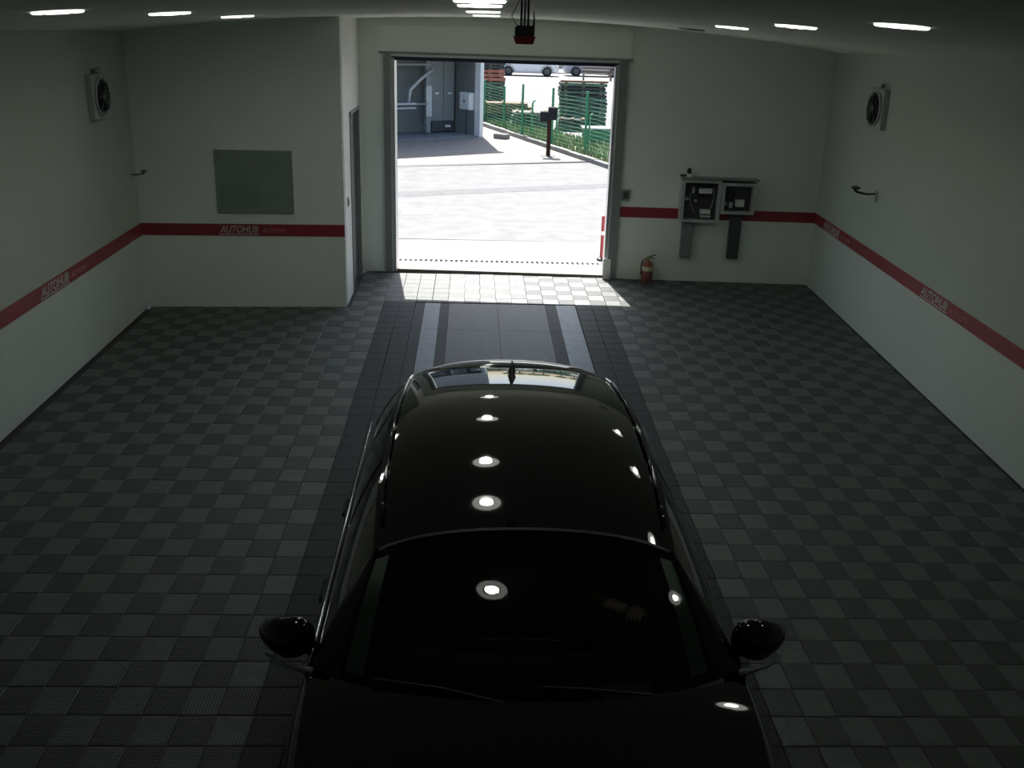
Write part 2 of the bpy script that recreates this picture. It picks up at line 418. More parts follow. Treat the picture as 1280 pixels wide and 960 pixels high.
def onR(Y): return (XR(Y), Y)
def onL(Y): return (XL(Y), Y)
lettering(t1, onR(9.99), (-.0459, -1), (-1, 0), .68, .085)
lettering(t1, onR(13.6), (-.0459, -1), (-1, 0), .70, .085)
lettering(t4, onL(9.16), (-.0108, 1), (1, 0), .70, .085)
lettering(t3, (-3.10, YA(-3.10)), (1, .065), (0, -1), .46, .085)

# ------------------------------------------------------------------ big doorway: frame, housing, sill, side door
dt = math.atan(-.04855)
def onB(x, off=0.): return (x, YB(x) - off)
fr = struct(bpy.data.objects.new('door_1', None)); col.objects.link(fr)
def wallbox(mb, x0, x1, z0, z1, d0, d1, b=0.):
    """box on the door wall: from d0 to d1 metres in front of it (negative = into the opening)"""
    mb.X = Matrix.Translation((0, 14.3239, 0)) @ Matrix.Rotation(dt, 4, 'Z'); k = 1 / math.cos(dt)
    mb.box(x0 * k, x1 * k, -d1, -d0, z0, z1, b); mb.X = None; return mb
wallbox(MB(), DL - .10, DL - .005, 0, DT + .05, .003, .05, .004).build('guide_rail', M_grey, fr)
wallbox(MB(), DR + .005, DR + .12, 0, DT + .05, .003, .05, .004).build('guide_rail', M_grey, fr)
wallbox(MB(), DL - .004, DL + .045, 0.0, DT - .02, -.255, -.004, .004).build('jamb_lining', M_alu, fr)
wallbox(MB(), DR - .045, DR + .004, 0.0, DT - .02, -.255, -.004, .004).build('jamb_lining', M_alu, fr)
wallbox(MB(), DR - .06, DR + .05, 0.0, .30, .052, .062, .003).build('corner_plate', M_white, fr)
wallbox(MB(), DL + .0, DR - .0, DT - .05, DT - .001, -.25, -.02, .004).build('lintel_lining', M_blk2, fr)
hs = struct(bpy.data.objects.new('door_2', None)); col.objects.link(hs)
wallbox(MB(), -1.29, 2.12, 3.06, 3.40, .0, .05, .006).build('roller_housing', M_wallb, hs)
wallbox(MB(), -1.31, 2.14, 3.035, 3.06, .0, .06, .003).build('housing_edge', M_grey, hs)
# side door in the alcove's side wall
sd_ = struct(bpy.data.objects.new('door_3', None)); col.objects.link(sd_)
y0, y1 = cXA[1] + .12 + .62, cXB[1] - .22
MB().box(XA - .10, XA - .06, y0 + .02, y1 - .02, .01, 2.33, .004).build('door_panel', M_grey, sd_)
for (a, b, z0, z1) in ((y0, y0 + .04, 0, 2.35), (y1 - .04, y1, 0, 2.35), (y0, y1, 2.31, 2.35)):
    MB().box(XA - .11, XA + .015, a, b, z0, z1, .004).build('door_frame', M_grey, sd_)
MB().box(XA - .06, XA - .02, y0 + .09, y0 + .20, 1.0, 1.03, .008).build('door_handle', M_alu, sd_)
# switch by the side door, switch by the big door
sw = empty('light_switch', 'small pale light switch on the white return wall beside the side door', 'switch', (XA, cXA[1] + .36, 1.28))
MB().box(.0, .012, -.045, .045, -.06, .06, .003).build('switch_plate', M_lgrey, sw)
MB().box(.012, .02, -.03, .03, -.04, .04, .003).build('rocker', M_grey, sw)
sw2 = empty('wall_switch', 'dark grey square switch box on the wall just right of the big doorway', 'switch', (2.165, YB(2.165), 1.22), dt)
MB().box(-.055, .055, -.035, -.001, -.075, .075, .005).build('switch_box', M_grey, sw2)
MB().box(-.035, .035, -.045, -.035, -.045, .045, .004).build('push_plate', M_dark, sw2)

# ------------------------------------------------------------------ wall cabinets, trunking, extinguisher
def wall_thing(name, label, cat, x, z): return empty(name, label, cat, (x, YB(x), z), dt)
ca = wall_thing('electrical_cabinet', 'larger grey open-fronted electrical cabinet on the wall, left of the pair', 'cabinet', 2.93, .89)
def cabinet(root, w, h, d=.16):
    MB().box(0, w, -.02, -.001, 0, h).build('back_panel', M_dark, root)
    for (a, b, c, e) in ((0, .05, 0, h), (w - .04, w, 0, h), (.05, w - .04, 0, .035), (.05, w - .04, h - .045, h)):
        MB().box(a, b, -d, -.02, c, e, .004).build('frame_side', M_lgrey, root)
cabinet(ca, .56, .60)
def gadget(root, name, x0, x1, z0, z1, m, y0=-.10, y1=-.0205): MB().box(x0, x1, y0, y1, z0, z1, .004).build(name, m, root)
gadget(ca, 'breaker_label', .26, .44, .40, .47, M_white); gadget(ca, 'breaker_row', .16, .195, .40, .48, M_lgrey)
gadget(ca, 'terminal_block', .06, .12, .30, .34, M_lgrey); gadget(ca, 'relay', .20, .24, .28, .305, M_lgrey)
gadget(ca, 'contactor', .30, .44, .115, .175, M_white); gadget(ca, 'terminal_strip', .30, .45, .06, .095, M_lgrey)
gadget(ca, 'dark_breaker', .25, .45, .36, .39, M_black); gadget(ca, 'dark_breaker', .25, .45, .50, .54, M_black)
MB().tube([(.47, -.07, .49), (.475, -.08, .38), (.465, -.07, .27), (.44, -.07, .19)], .006, 6).build('cable', M_lgrey, ca)
MB().tube([(.14, -.07, .40), (.15, -.08, .25), (.22, -.07, .12)], .005, 6).build('cable', M_lgrey, ca)
cb2 = wall_thing('electrical_cabinet', 'smaller grey open-fronted electrical cabinet, right of the pair, above the dark duct', 'cabinet', 3.495, 1.02)
cabinet(cb2, .48, .44)
gadget(cb2, 'meter', .22, .34, .10, .20, M_white); gadget(cb2, 'terminal_block', .05, .10, .11, .16, M_lgrey)
gadget(cb2, 'relay', .13, .18, .08, .16, M_lgrey); gadget(cb2, 'dark_breaker', .06, .20, .22, .30, M_black)
MB().box(-.01, 1.07, -.19, -.0, 0, .02, .003).build('canopy', M_grey, ca, loc=(0, 0, .605))
for x, lb, m in ((2.99, 'pale grey trunking duct running down below the larger electrical cabinet', M_grey), (3.67, 'dark grey trunking duct running down below the smaller electrical cabinet', M_dark)):
    o = wall_thing('cable_trunking', lb, 'duct', x, .37)
    MB().box(0, .16, -.09, -.003, 0, .50 if x < 3.2 else .63, .004).build('duct_body', m, o)
    MB().box(.01, .15, -.097, -.09, .01, .48 if x < 3.2 else .61, .002).build('duct_cover', m, o)
bc = wall_thing('beacon_lamp', 'small dark and white signal lamp on top of the larger electrical cabinet', 'lamp', 2.99, 1.517)
MB().lathe([(.05, 0), (.05, .02), (.03, .03), (.03, .05)], (.03, -.09, 0)).build('lamp_base', M_white, bc)
MB().lathe([(.028, .05), (.03, .06), (.03, .10), (.02, .12), (0, .125)], (.035, -.09, 0)).build('lamp_head', M_black, bc, smooth=True)
MB().box(-.09, .0, -.12, -.07, .01, .03, .004).build('bracket', M_black, bc)
fe = empty('fire_extinguisher', 'faded red fire extinguisher with pale label on the floor right of the doorway', 'fire extinguisher', (2.53, YB(2.53) - .13, 0))
MB().lathe([(.075, .0), (.085, .01), (.085, .24), (.07, .285), (.03, .31), (.025, .33)], (0, 0, 0)).build('cylinder', M_fred, fe, smooth=True)
MB().lathe([(.0862, .17), (.0868, .175), (.0868, .232), (.0862, .237)], (0, 0, 0), n=24).build('label_band', M_yel, fe)
MB().lathe([(.022, .33), (.022, .36), (.012, .37)], (0, 0, 0), n=12).build('valve', M_brass, fe)
mb = MB(); mb.tube([(.0, 0, .365), (.06, -.01, .385), (.10, -.01, .40)], .008, 6); mb.tube([(0, 0, .35), (.09, -.01, .355)], .007, 6); mb.build('lever', M_black, fe)
MB().tube([(-.02, -.01, .345), (-.08, -.04, .33), (-.10, -.05, .26), (-.098, -.05, .16), (-.095, -.05, .12)], [.008, .009, .009, .009, .014], 8).build('hose', M_black, fe)

# ------------------------------------------------------------------ fans and brackets on the side walls, grey panel
def fan_unit(label, loc, sgn, rec=None):
    """sgn = +1 faces +x (left wall), -1 faces -x (right wall)"""
    o = empty('wall_fan', label, 'fan', loc, 0 if sgn > 0 else math.pi)
    h = .21
    mb = MB(); mb.box(.0, .07, -h * 1.12, h * 1.12, -h * 1.1, h * 1.1, .012); mb.build('housing', M_lgrey, o)
    MB().lathe([(h * .98, .071), (h * .98, .095), (h * .90, .095), (h * .90, .071)], (0, 0, 0), 'x', 32).build('bezel', M_lgrey, o, smooth=True)
    MB().lathe([(h * .89, .071), (h * .89, .074)], (0, 0, 0), 'x', 32).build('dark_recess', rec or M_black, o)
    MB().lathe([(.045, .075), (.045, .10), (.02, .11)], (0, 0, 0), 'x', 16).build('hub', M_grey, o)
    for k in range(5):
        a = 2 * math.pi * k / 5
        bl = MB(); r0, r1 = .04, h * .84
        pts = [(r0, a - .3, .078), (r1, a - .1, .078), (r1, a + .42, .092), (r0, a + .4, .092)]
        v = [(x, r * math.cos(t), r * math.sin(t)) for r, t, x in pts] + [(x + .003, r * math.cos(t), r * math.sin(t)) for r, t, x in pts]
        bl.add(v, [(0, 1, 2, 3), (4, 7, 6, 5), (0, 4, 5, 1), (1, 5, 6, 2), (2, 6, 7, 3), (3, 7, 4, 0)]); bl.build('blade', M_dark, o)
    g = MB()
    for r in (.07, .11, .15): g.lathe([(r, .104), (r + .004, .108), (r + .004, .104)], (0, 0, 0), 'x', 24)
    for k in range(4):
        a = math.pi * k / 4; c, s_ = math.cos(a) * h * .92, math.sin(a) * h * .92; g.tube([(.108, -c, -s_), (.108, c, s_)], .003, 4)
    g.build('guard', M_grey, o)
    mb = MB(); mb.box(.0, .03, -.03, .03, h * 1.14, h * 1.32, .004); mb.tube([(.015, 0, h * 1.3), (.05, .10, h * 1.33)], .01, 6); mb.build('bracket', M_grey, o)
    return o
fan_unit('square grey wall fan with a round dark opening high on the right wall', (XR(12.05) - .003, 12.05, 2.655), -1)
fan_unit('square grey wall fan barely visible high on the dim left wall', (XL(11.15) + .003, 11.15, 2.62), 1, M_grey)
def hook(label, loc, sgn, k=1.):
    o = empty('wall_bracket', label, 'bracket', loc, 0 if sgn > 0 else math.pi); o.scale = (k, k, k)
    MB().box(0, .02, -.03, .03, -.09, .04, .004).build('mounting_plate', M_lgrey, o)
    MB().tube([(.02, 0, 0), (.12, 0, -.005), (.24, 0, .02), (.27, 0, .05)], [.012, .012, .014, .018], 8).build('arm', M_black, o)
    MB().lathe([(.0, .05), (.05, .055), (.055, .075), (.02, .09), (0, .092)], (.26, 0, 0), 'z', 14).build('head', M_dark, o, smooth=True)
hook('black swivel-arm bracket on the right wall below the wall fan', (XR(11.75) - .003, 11.75, 1.70), -1)
hook('small dark swivel-arm bracket on the dim left wall above the stripe', (XL(12.05) + .003, 12.05, 1.67), 1, .6)
pn = empty('wall_panel', 'large grey rectangular panel on the left alcove wall above the red stripe', 'panel', (-2.655, YA(-2.655), 1.57), math.atan(.0649))
MB().box(-.46, .46, -.02, -.001, -.38, .38, .004).build('panel_board', mat('grey_glazed_panel', (.26, .31, .28), .35), pn)
MB().box(-.42, .05, -.028, -.0205, -.30, -.02, .003).build('inset_sheet', mat('darker_panel_sheet', (.22, .27, .24), .35), pn)

# ------------------------------------------------------------------ ceiling lamps
def lamp(x, y, label, group, lit=True):
    z = ceil_z(x, y); nrm = Vector((-(.01014 - .03006 * x), .01183 - .00024 * y, 1)).normalized()
    o = empty('ceiling_lamp', label, 'lamp', (x, y, z - .001), group=group)
    o.rotation_euler = nrm.to_track_quat('Z', 'Y').to_euler()
    MB().lathe([(.155, 0), (.155, -.008), (.148, -.014), (.098, -.016), (.092, -.012)], (0, 0, 0), n=36).build('trim_ring', M_lampring if lit else M_grey, o, smooth=True)
    MB().lathe([(.0, -.0125), (.078, -.0125)][::-1], (0, 0, -.0015), n=32).build('diffuser', M_lampin if lit else M_off, o)
    MB().lathe([(.090, -.013), (.090, -.0165), (.080, -.0165), (.080, -.013)], (0, 0, 0), n=32).build('gasket', M_dark, o)
    if lit:
        ld = bpy.data.lights.new('downlight', 'SPOT'); ld.energy = (4.2 if x > -1 else 3.0) if y > 7 else .3; ld.spot_size = R(178); ld.spot_blend = 1.; ld.shadow_soft_size = .07
        ld.color = (.94, 1, .90); lo = bpy.data.objects.new('downlight', ld); col.objects.link(lo); lo.parent = o; lo.location = (0, 0, -.05)
    return o
G = 'round ceiling lamps'
CN = ['nearest', 'second', 'third', 'fourth', 'fifth', 'sixth']
for i, y in enumerate((1.0, 4.05, 6.2, 7.3, 9.6, 12.0)):
    x = {7.3: .025, 9.6: .064, 12.0: .117}.get(y, 0.02)
    lamp(x, y, ('round lit ceiling lamp of the middle row, ' if i else 'round unlit ceiling lamp of the middle row, ') + ['above the camera', 'mirrored in the windscreen', 'mirrored at the front of the roof', 'cut by the top edge of the photo', 'middle of the three in view', 'closest to the big doorway'][i], G, lit=y > 3)
for i, y in enumerate((2.1, 4.1, 6.05, 7.9, 9.9, 12.5)):
    x = {6.05: 2.456, 7.9: 2.402, 9.9: 2.404, 12.5: 2.56}.get(y, 2.42)
    lamp(x, y, ['round unlit ceiling lamp of the right row, nearest to the rear wall', 'round lit ceiling lamp of the right row, mirrored at the windscreen edge',
                'rightmost round lit ceiling lamp in view', 'second round lit ceiling lamp from the right edge', 'third round lit ceiling lamp from the right edge',
                'unlit dark round ceiling lamp near the door wall on the right'][i], G, lit=3 < y < 12)
for i, y in enumerate((2.7, 4.7, 6.7, 8.2, 10.2)):
    x = {6.7: -2.589, 8.2: -2.329, 10.2: -2.262}.get(y, -2.6)
    lamp(x, y, ['round unlit ceiling lamp of the left row, nearest to the rear wall', 'round unlit ceiling lamp of the left row, just outside the frame',
                'leftmost round lit ceiling lamp in view', 'second round lit ceiling lamp from the left edge', 'third round lit ceiling lamp from the left, by the alcove wall'][i], G, lit=y > 5)

# ------------------------------------------------------------------ small unit hanging from the ceiling
ux_, uy_, us_ = .257, 5.6, .8235
op = empty('hanging_signal_unit', 'small dark box with a red base hanging on a short pole from the ceiling', 'signal lamp', (ux_, uy_, 0))
op.location = (ux_, uy_, 3.5 - 3.5 * us_); op.scale = (us_, us_, us_)
cz = 3.5 + (ceil_z(ux_, uy_) - 3.5) / us_
MB().box(-.062, .062, -.06, .06, 3.412, 3.475, .008).build('housing', M_dark, op)
mb = MB(); mb.add([(-.07, -.065, 3.411), (.07, -.065, 3.411), (.07, .065, 3.411), (-.07, .065, 3.411), (-.055, -.05, 3.362), (.055, -.05, 3.362), (.055, .05, 3.362), (-.055, .05, 3.362)],
    [(0, 1, 2, 3), (7, 6, 5, 4), (0, 4, 5, 1), (1, 5, 6, 2), (2, 6, 7, 3), (3, 7, 4, 0)]); mb.build('red_cover', M_gred, op)
for dx in (-.022, .022): MB().tube([(dx, 0, 3.475), (dx, 0, cz - .001)], .007, 8).build('hanger_rod', M_dark, op)
MB().tube([(0, 0, 3.475), (0, 0, cz - .001)], .008, 8).build('centre_tube', M_lgrey, op)
MB().lathe([(.05, cz - .012), (.05, cz - .002)], (0, 0, 0), n=16).build('ceiling_plate', M_grey, op)
MB().tube([(.06, .03, 3.47), (.062, .03, 3.52), (.058, .03, 3.56)], [.007, .005, .003], 6).build('antenna', M_black, op)
MB().tube([(-.05, 0, 3.475), (-.085, 0, 3.53), (-.03, 0, cz - .002)], .003, 5).build('cable', M_dark, op)

# ------------------------------------------------------------------ car (local front = -y)
_ys = [-.30, -.12, .35, .79, 1.14, 1.5, 1.8, 2.05]; _sl = [13, 11, 6, 1.2, -1.7, -6.5, -9.5, -12]
def roof_c(y):
    """centre-line height by integrating the roof slope"""
    n = 40; y0 = .95; z = 1.50; h = (y - y0) / n
    for i in range(n): z += math.tan(R(float(np.interp(y0 + h * (i + .5), _ys, _sl)))) * h
    return z
_rcx = np.linspace(-.35, 2.2, 60); _rcz = np.array([roof_c(float(y)) for y in _rcx])
def rc(y): return float(np.interp(y, _rcx, _rcz))
def rw(y): return float(np.interp(y, [-.3, .2, 1.0, 1.7, 2.0], [.665, .69, .69, .665, .63]))
def roof_z(u, y): return rc(y) - .045 * u * u - .035 * abs(u) ** 6
def loopx(y, W, L): return W * max(0., 1 - min(1, abs(y / L)) ** 5) ** (1 / 3)
def drop(y): return .20 * max(0, (-.9 - y) / 1.3) ** 1.3 + .0 * y
LV = [(.20, .84, 2.05), (.27, .90, 2.14), (.34, .925, 2.18), (.50, .945, 2.20), (.66, .955, 2.20), (.78, .957, 2.19), (.88, .945, 2.16), (.95, .925, 2.11), (.985, .905, 2.08), (1.0, .885, 2.05)]
def lz(z, y): return z - drop(y) * max(0, (z - .45) / .55)
def topz(x, y): return lz(1.0, y) + .035 * max(0., 1 - (abs(x) / .885) ** 2.5)
def cowl(u): return -.98 + .20 * abs(u) ** 2.2
def ws_top(u): return (.655 * u, -.20 - .0 * u - .05 * abs(u) ** 2.5)
def ws(u, v):
    """windscreen: u -1..1 across, v 0 top .. 1 cowl"""
    xt, yt = ws_top(u); zt = roof_z(u * .95, yt) - .004
    xb, yb = .765 * u, cowl(u) + .02; zb = 1.005 - .01 * abs(u)
    b = math.sin(math.pi * v)
    return (xt + (xb - xt) * v, yt + (yb - yt) * v - .012 * b * (1 - u * u), zt + (zb - zt) * v + .030 * b)
def make_car(paint, label, loc, rz, group=None, full=True):
    c = empty('car', label, 'car', loc, rz, group)
    N = 88; mb = MB(); vs = []
    for z, W, L in LV:
        for k in range(N):
            t = 2 * math.pi * k / N; s_, c_ = math.sin(t), math.cos(t)
            y = L * math.copysign(abs(s_) ** .4, s_); x = W * math.copysign(abs(c_) ** .667, c_)
            vs.append((x, y, lz(z, y)))
    f = [(i * N + k, i * N + (k + 1) % N, (i + 1) * N + (k + 1) % N, (i + 1) * N + k) for i in range(len(LV) - 1) for k in range(N)]
    f.append(tuple(range(N))[::-1]); mb.add(vs, f); mb.build('body_side', paint, c, True)
    def hood(u, v):
        uu = u * 2 - 1; y = cowl(uu) + .03 + (-2.045 - cowl(uu) - .03) * v ** .9
        x = uu * loopx(y, .885, 2.05) if v < .999 else uu * .55; return (x, y, topz(x, y))
    MB().grid(28, 20, hood, flip=True).build('bonnet', paint, c, True)
    MB().grid(36, 36, lambda u, v: (lambda y, uu: (uu * rw(y), y, roof_z(uu, y)))(
        (ws_top(u * 2 - 1)[1]) * (1 - v) + (1.93 - .05 * (2 * u - 1) ** 2) * v, u * 2 - 1)).build('roof', paint, c, True)
    MB().grid(36, 1, lambda u, v: (lambda uu: (uu * .64, ws_top(uu)[1] + .002 - .018 * v, roof_z(uu * .96, ws_top(uu)[1]) + .0035 - .004 * v))(u * 2 - 1)).build('roof_edge_seal', M_dark, c)
    MB().grid(28, 16, lambda u, v: ws(u * 2 - 1, v), flip=True).build('windscreen', M_cargl if full else M_sidegl, c, True)
    # cowl strip
    MB().grid(28, 2, lambda u, v: (lambda uu: (uu * .80, cowl(uu) + .035 - .06 * v, .998 + .008 * (1 - abs(uu)) - .01 * v))(u * 2 - 1), flip=True).build('cowl_strip', M_black, c)
    for s in (-1, 1):
        # side glass ruled between roof edge and belt line
        def side(u, v, s=s):
            yt = -.25 + 2.05 * u; yb = -.70 + 2.66 * u
            xt, zt = rw(yt) + .002, roof_z(1, yt) - .004; xb, zb = .882 - .01 * max(0, u - .7) * 6, 1.0
            return (s * (xt + (xb - xt) * v + .02 * math.sin(math.pi * v)), yt + (yb - yt) * v, zt + (zb - zt) * v)
        MB().grid(16, 8, side, flip=s > 0).build('side_window', M_sidegl, c, True)
        def apil(u, v, s=s):
            a = Vector(ws(s, v)); b = Vector(side(0, v)); p = a.lerp(b, u); return (p.x, p.y, p.z + .008 * math.sin(math.pi * u))
        MB().grid(4, 14, apil, flip=s < 0).build('front_pillar', paint, c, True)
        for u0 in (.36, .68, .95):
            MB().grid(2, 8, lambda u, v: (lambda p: (p[0] + s * .004, p[1], p[2]))(side(u0 + .03 * u, v)), flip=s > 0).build('door_pillar', M_black, c, True)
        pts = [(s * (.895), -.66 + 2.6 * k / 14, 1.003) for k in range(15)]
        MB().tube(pts, .0055, 6).build('belt_trim', M_chrome if s < 0 else M_dark, c, True)  # same trim on both sides; the right one's dimmer light is put into its material
        pts = [(s * (rw(y) - .03), y, roof_z(.955, y) + .012) for y in np.linspace(-.1, 1.85, 14)]
        MB().tube(pts, .009, 6).build('roof_rail', paint, c, True)
        # mirror
        mb = MB(); n = 18; vs = []; fs = []
        cx, cy, cz_ = s * 1.0 - .005, -.56, 1.06
        for i in range(n + 1):
            ph = math.pi * i / n
            for k in range(n):
                t = 2 * math.pi * k / n
                a, b_, h = math.sin(ph) * math.cos(t), math.cos(ph), math.sin(ph) * math.sin(t)
                x = s * .122 * b_; y = .085 * a * (1.0 if a < 0 else .55); z = .092 * h * (1 - .22 * b_ * 1)
                vs.append((cx + x, cy + y + .05 * abs(b_) * (1 if b_ > 0 else .2), cz_ + z))
        for i in range(n):
            for k in range(n): fs.append((i * n + k, i * n + (k + 1) % n, (i + 1) * n + (k + 1) % n, (i + 1) * n + k))
        mr = mb.add(vs, fs).build('mirror', paint, c, True)
        MB().box(s * 1.0 - .095, s * 1.0 + .085, cy + .043, cy + .05, cz_ - .055, cz_ + .055, .003).build('mirror_glass', M_chrome, mr)
        MB().tube([(s * .875, -.70, .985), (s * .93, -.68, .985), (s * 1.02, -.64, .985), (s * 1.09, -.58, .99)], [.02, .012, .009, .005], 8).build('indicator_strip', M_lgrey, mr, True)
        MB().tube([(s * .87, -.55, .98), (s * .95, -.52, 1.0), (s * 1.0, -.5, 1.03)], [.035, .03, .03], 8).build('mirror_arm', M_black, mr, True)
        # wheels
        for y in (-1.32, 1.33):
            w = MB().lathe([(.0, -.10), (.20, -.10), (.22, -.11), (.30, -.11), (.335, -.08), (.335, .08), (.30, .11), (.22, .11), (.20, .09), (0, .09)], (s * .845, y, .335), 'x', 28).build('wheel', M_rub, c, True)
            MB().lathe([(.0, .0), (.06, .01), (.19, .0), (.20, -.01), (.0, -.01)], (s * .965, y, .335) if s > 0 else (s * .965, y, .335), 'x', 20).build('hub_cap', M_grey if full else M_dark, w)
            arc = [(s * .955, y + .40 * math.cos(a), .335 + .40 * math.sin(a)) for a in np.linspace(-.2, math.pi + .2, 16)]
            MB().tube(arc, .018, 6).build('wheel_arch', M_black, c, True)
        MB().box(min(s * .952, s * .975), max(s * .952, s * .975), .10, .28, .80, .83, .005).build('door_handle', paint, c)
        MB().box(min(s * .952, s * .975), max(s * .952, s * .975), 1.0, 1.18, .80, .83, .005).build('door_handle', paint, c)
        MB().grid(8, 4, lambda u, v: (s * (.52 + .33 * u), -2.20 + .17 * u * u * 1.2 + .0 * v, .58 + .12 * v), flip=s < 0).build('headlamp', M_chrome, c, True)
        MB().grid(8, 4, lambda u, v: (s * (.55 + .30 * u), 2.205 - .17 * u * u, .80 + .14 * v), flip=s > 0).build('tail_lamp', M_fred, c, True)
    # tailgate glass, spoiler, fin
    MB().grid(20, 6, lambda u, v: (lambda uu: (uu * (.63 + .17 * v), 1.90 + .20 * v - .04 * uu * uu, (roof_z(uu, 1.9) - .01) * (1 - v) + 1.0 * v))(u * 2 - 1)).build('tailgate_window', M_sidegl, c, True)
    MB().grid(24, 4, lambda u, v: (lambda uu: (uu * .87, 1.93 + .13 * v * (1 - .3 * abs(uu)), 1.0))(u * 2 - 1)).build('tailgate_ledge', paint, c, True)
    def sp(u, v):
        uu = u * 2 - 1; th = v * 2 * math.pi; yc = 2.03 - .15 * abs(uu) ** 2.4; a = .125 * (1 - .35 * abs(uu) ** 3)
        yy = yc + a * math.cos(th); zz = rc(1.98) - .01 - .045 * uu * uu - .035 * abs(uu) ** 6 + .022 * math.sin(th) - .10 * (yy - yc)
        return (uu * .655, yy, zz)
    MB().grid(30, 16, sp).build('spoiler', paint, c, True)
    zf = rc(1.62) - .002; fm = MB()
    prof = [(1.47, 0), (1.52, .022), (1.58, .055), (1.63, .082), (1.66, .088), (1.68, .06), (1.70, 0)]
    vs = []
    for y, h in prof: vs += [(-.026 if h < .08 else -.008, y, zf), (-.004, y, zf + h), (.004, y, zf + h), (.026 if h < .08 else .008, y, zf)]
    fs = [(4 * i + k, 4 * i + 4 + k, 4 * i + 5 + k, 4 * i + 1 + k) for i in range(len(prof) - 1) for k in range(3)]
    vs = [(x * (1 if j not in (0, len(prof) - 1) else .2), y, z) for j in range(len(prof)) for x, y, z in vs[4 * j:4 * j + 4]]
    fm.add(vs, fs).build('roof_fin', M_black, c)
    if full:
        # wipers, grille, badge-less nose, number plate
        for x0, x1, y1 in ((.50, -.05, -.90), (-.05, -.62, -.86)):
            MB().tube([(x0, cowl(x0 / .8) + .02, 1.018), ((x0 + x1) / 2, -.90, 1.055), (x1, y1 + .03, 1.05)], [.008, .006, .004], 6).build('wiper', M_black, c)
        MB().box(-.42, .42, -2.215, -2.19, .48, .62, .006).build('grille', M_black, c)
        MB().box(-.26, .26, -2.225, -2.205, .36, .46, .004).build('number_plate', M_white, c)
        # cabin
        MB().box(-.84, .84, -.80, 1.85, .32, .36).build('cabin_floor', M_int, c)
        d = MB(); d.grid(16, 10, lambda u, v: (lambda x, a: (x, -.93 + .12 * abs(2 * u - 1) ** 2 + .55 * v, .93 + .055 * math.sin(math.pi * min(1, v * 1.1)) - .18 * max(0, v - .75) * 4 * (v > .75)))(-.76 + 1.52 * u, 0))
        d.build('dashboard', M_int, c, True)
        MB().box(-.74, .74, -.52, -.40, .55, .80, .02).build('dashboard_front', M_int, c)
        MB().tube([(-.20, -.42, .958), (.0, -.425, .962), (.16, -.43, .958)], .003, 5).build('dashboard_trim', M_chrome, c)
        MB().box(-.10, .10, -.35, .60, .36, .60, .03).build('centre_console', M_int, c)
        for s in (-1, 1):
            st = MB().box(s * .37 - .25, s * .37 + .25, .12, .62, .40, .58, .06).build('seat_cushion', M_int, c, True)
            bk = MB(); bk.X = Matrix.Translation((s * .37, .60, .56)) @ Matrix.Rotation(R(-18), 4, 'X'); bk.box(-.24, .24, -.05, .09, 0, .56, .05); bk.build('seat_back', M_int, c, True)
            MB().box(s * .37 - .13, s * .37 + .13, .80, .90, 1.14, 1.30, .04).build('head_rest', M_int, c, True)
            def pt(u, v, s=s):
                a = Vector(ws(s * .985, v)); b = Vector(ws(s * (.90 - .02 * v), v)); p = a.lerp(b, u); return (p.x, p.y + .012, p.z - .022)
            MB().grid(2, 14, lambda u, v: pt(u, .08 + .84 * v), flip=s < 0).build('pillar_trim', M_ptrim, c, True)
        sw_ = MB(); Mx = Matrix.Translation((.38, -.235, .90)) @ Matrix.Rotation(R(62), 4, 'X')
        ring = [Mx @ Vector((.185 * math.cos(a), .185 * math.sin(a), 0)) for a in np.linspace(0, 2 * math.pi, 33)]
        sw_.tube(ring, .015, 8, cap=False); sw_.X = Mx
        sw_.box(-.17, .17, -.02, .02, -.012, .012, .006); sw_.box(-.05, .05, -.17, .05, -.02, .015, .01); sw_.X = None
        sw_.tube([Mx @ Vector((0, 0, -.02)), Mx @ Vector((0, 0, -.22))], .03, 10); sw_.build('steering_wheel', M_black, c, True)
        MB().box(-.09, .09, .015, .03, -.03, .03, .01).build('inner_mirror', M_black, c, loc=(0, -.30, 1.26))
    return c
CARX, CARY = .255, 4.15
car1 = make_car(M_paint, 'glossy black hatchback car parked in the middle lane facing the camera', (CARX, CARY, 0), 0)
ppr = tag(MB().box(-.10, .10, -.05, .05, 0, .012, .003).build('paper_sheet', mat('pale_green_paper', (.35, .42, .38), .7)), 'small pale sheet lying on the dashboard low behind the windscreen', 'paper')
ppr.location = (CARX + .40, CARY - .80, .965); ppr.rotation_euler = (0, 0, R(6))

# ------------------------------------------------------------------ driver
def skin_figure(name, joints, edges, levels=2):
    me = bpy.data.meshes.new(name); names = list(joints)
    me.from_pydata([joints[k][0] for k in names], [(names.index(a), names.index(b)) for a, b in edges], [])
    o = bpy.data.objects.new(name, me); col.objects.link(o)
    o.modifiers.new('skin', 'SKIN'); sk = me.skin_vertices[0].data
    for i, k in enumerate(names):
        r = joints[k][1]; sk[i].radius = r if isinstance(r, tuple) else (r, r)
    sk[0].use_root = True
    sb = o.modifiers.new('sub', 'SUBSURF'); sb.levels = levels; sb.render_levels = levels
    dg = bpy.context.evaluated_depsgraph_get(); m2 = bpy.data.meshes.new_from_object(o.evaluated_get(dg))
    bpy.data.objects.remove(o); return m2
J = {'pelvis': ((0, 0, .68), (.15, .11)), 'waist': ((0, .05, .82), (.13, .10)), 'chest': ((0, .09, 1.0), (.155, .11)), 'upper': ((0, .10, 1.10), (.13, .085)),
     'neck': ((0, .09, 1.18), (.055, .055)), 'headlow': ((0, .065, 1.245), (.062, .068)), 'head': ((0, .06, 1.30), (.078, .09)), 'crown': ((0, .07, 1.345), (.06, .07)), 'nose': ((0, -.04, 1.285), .014)}
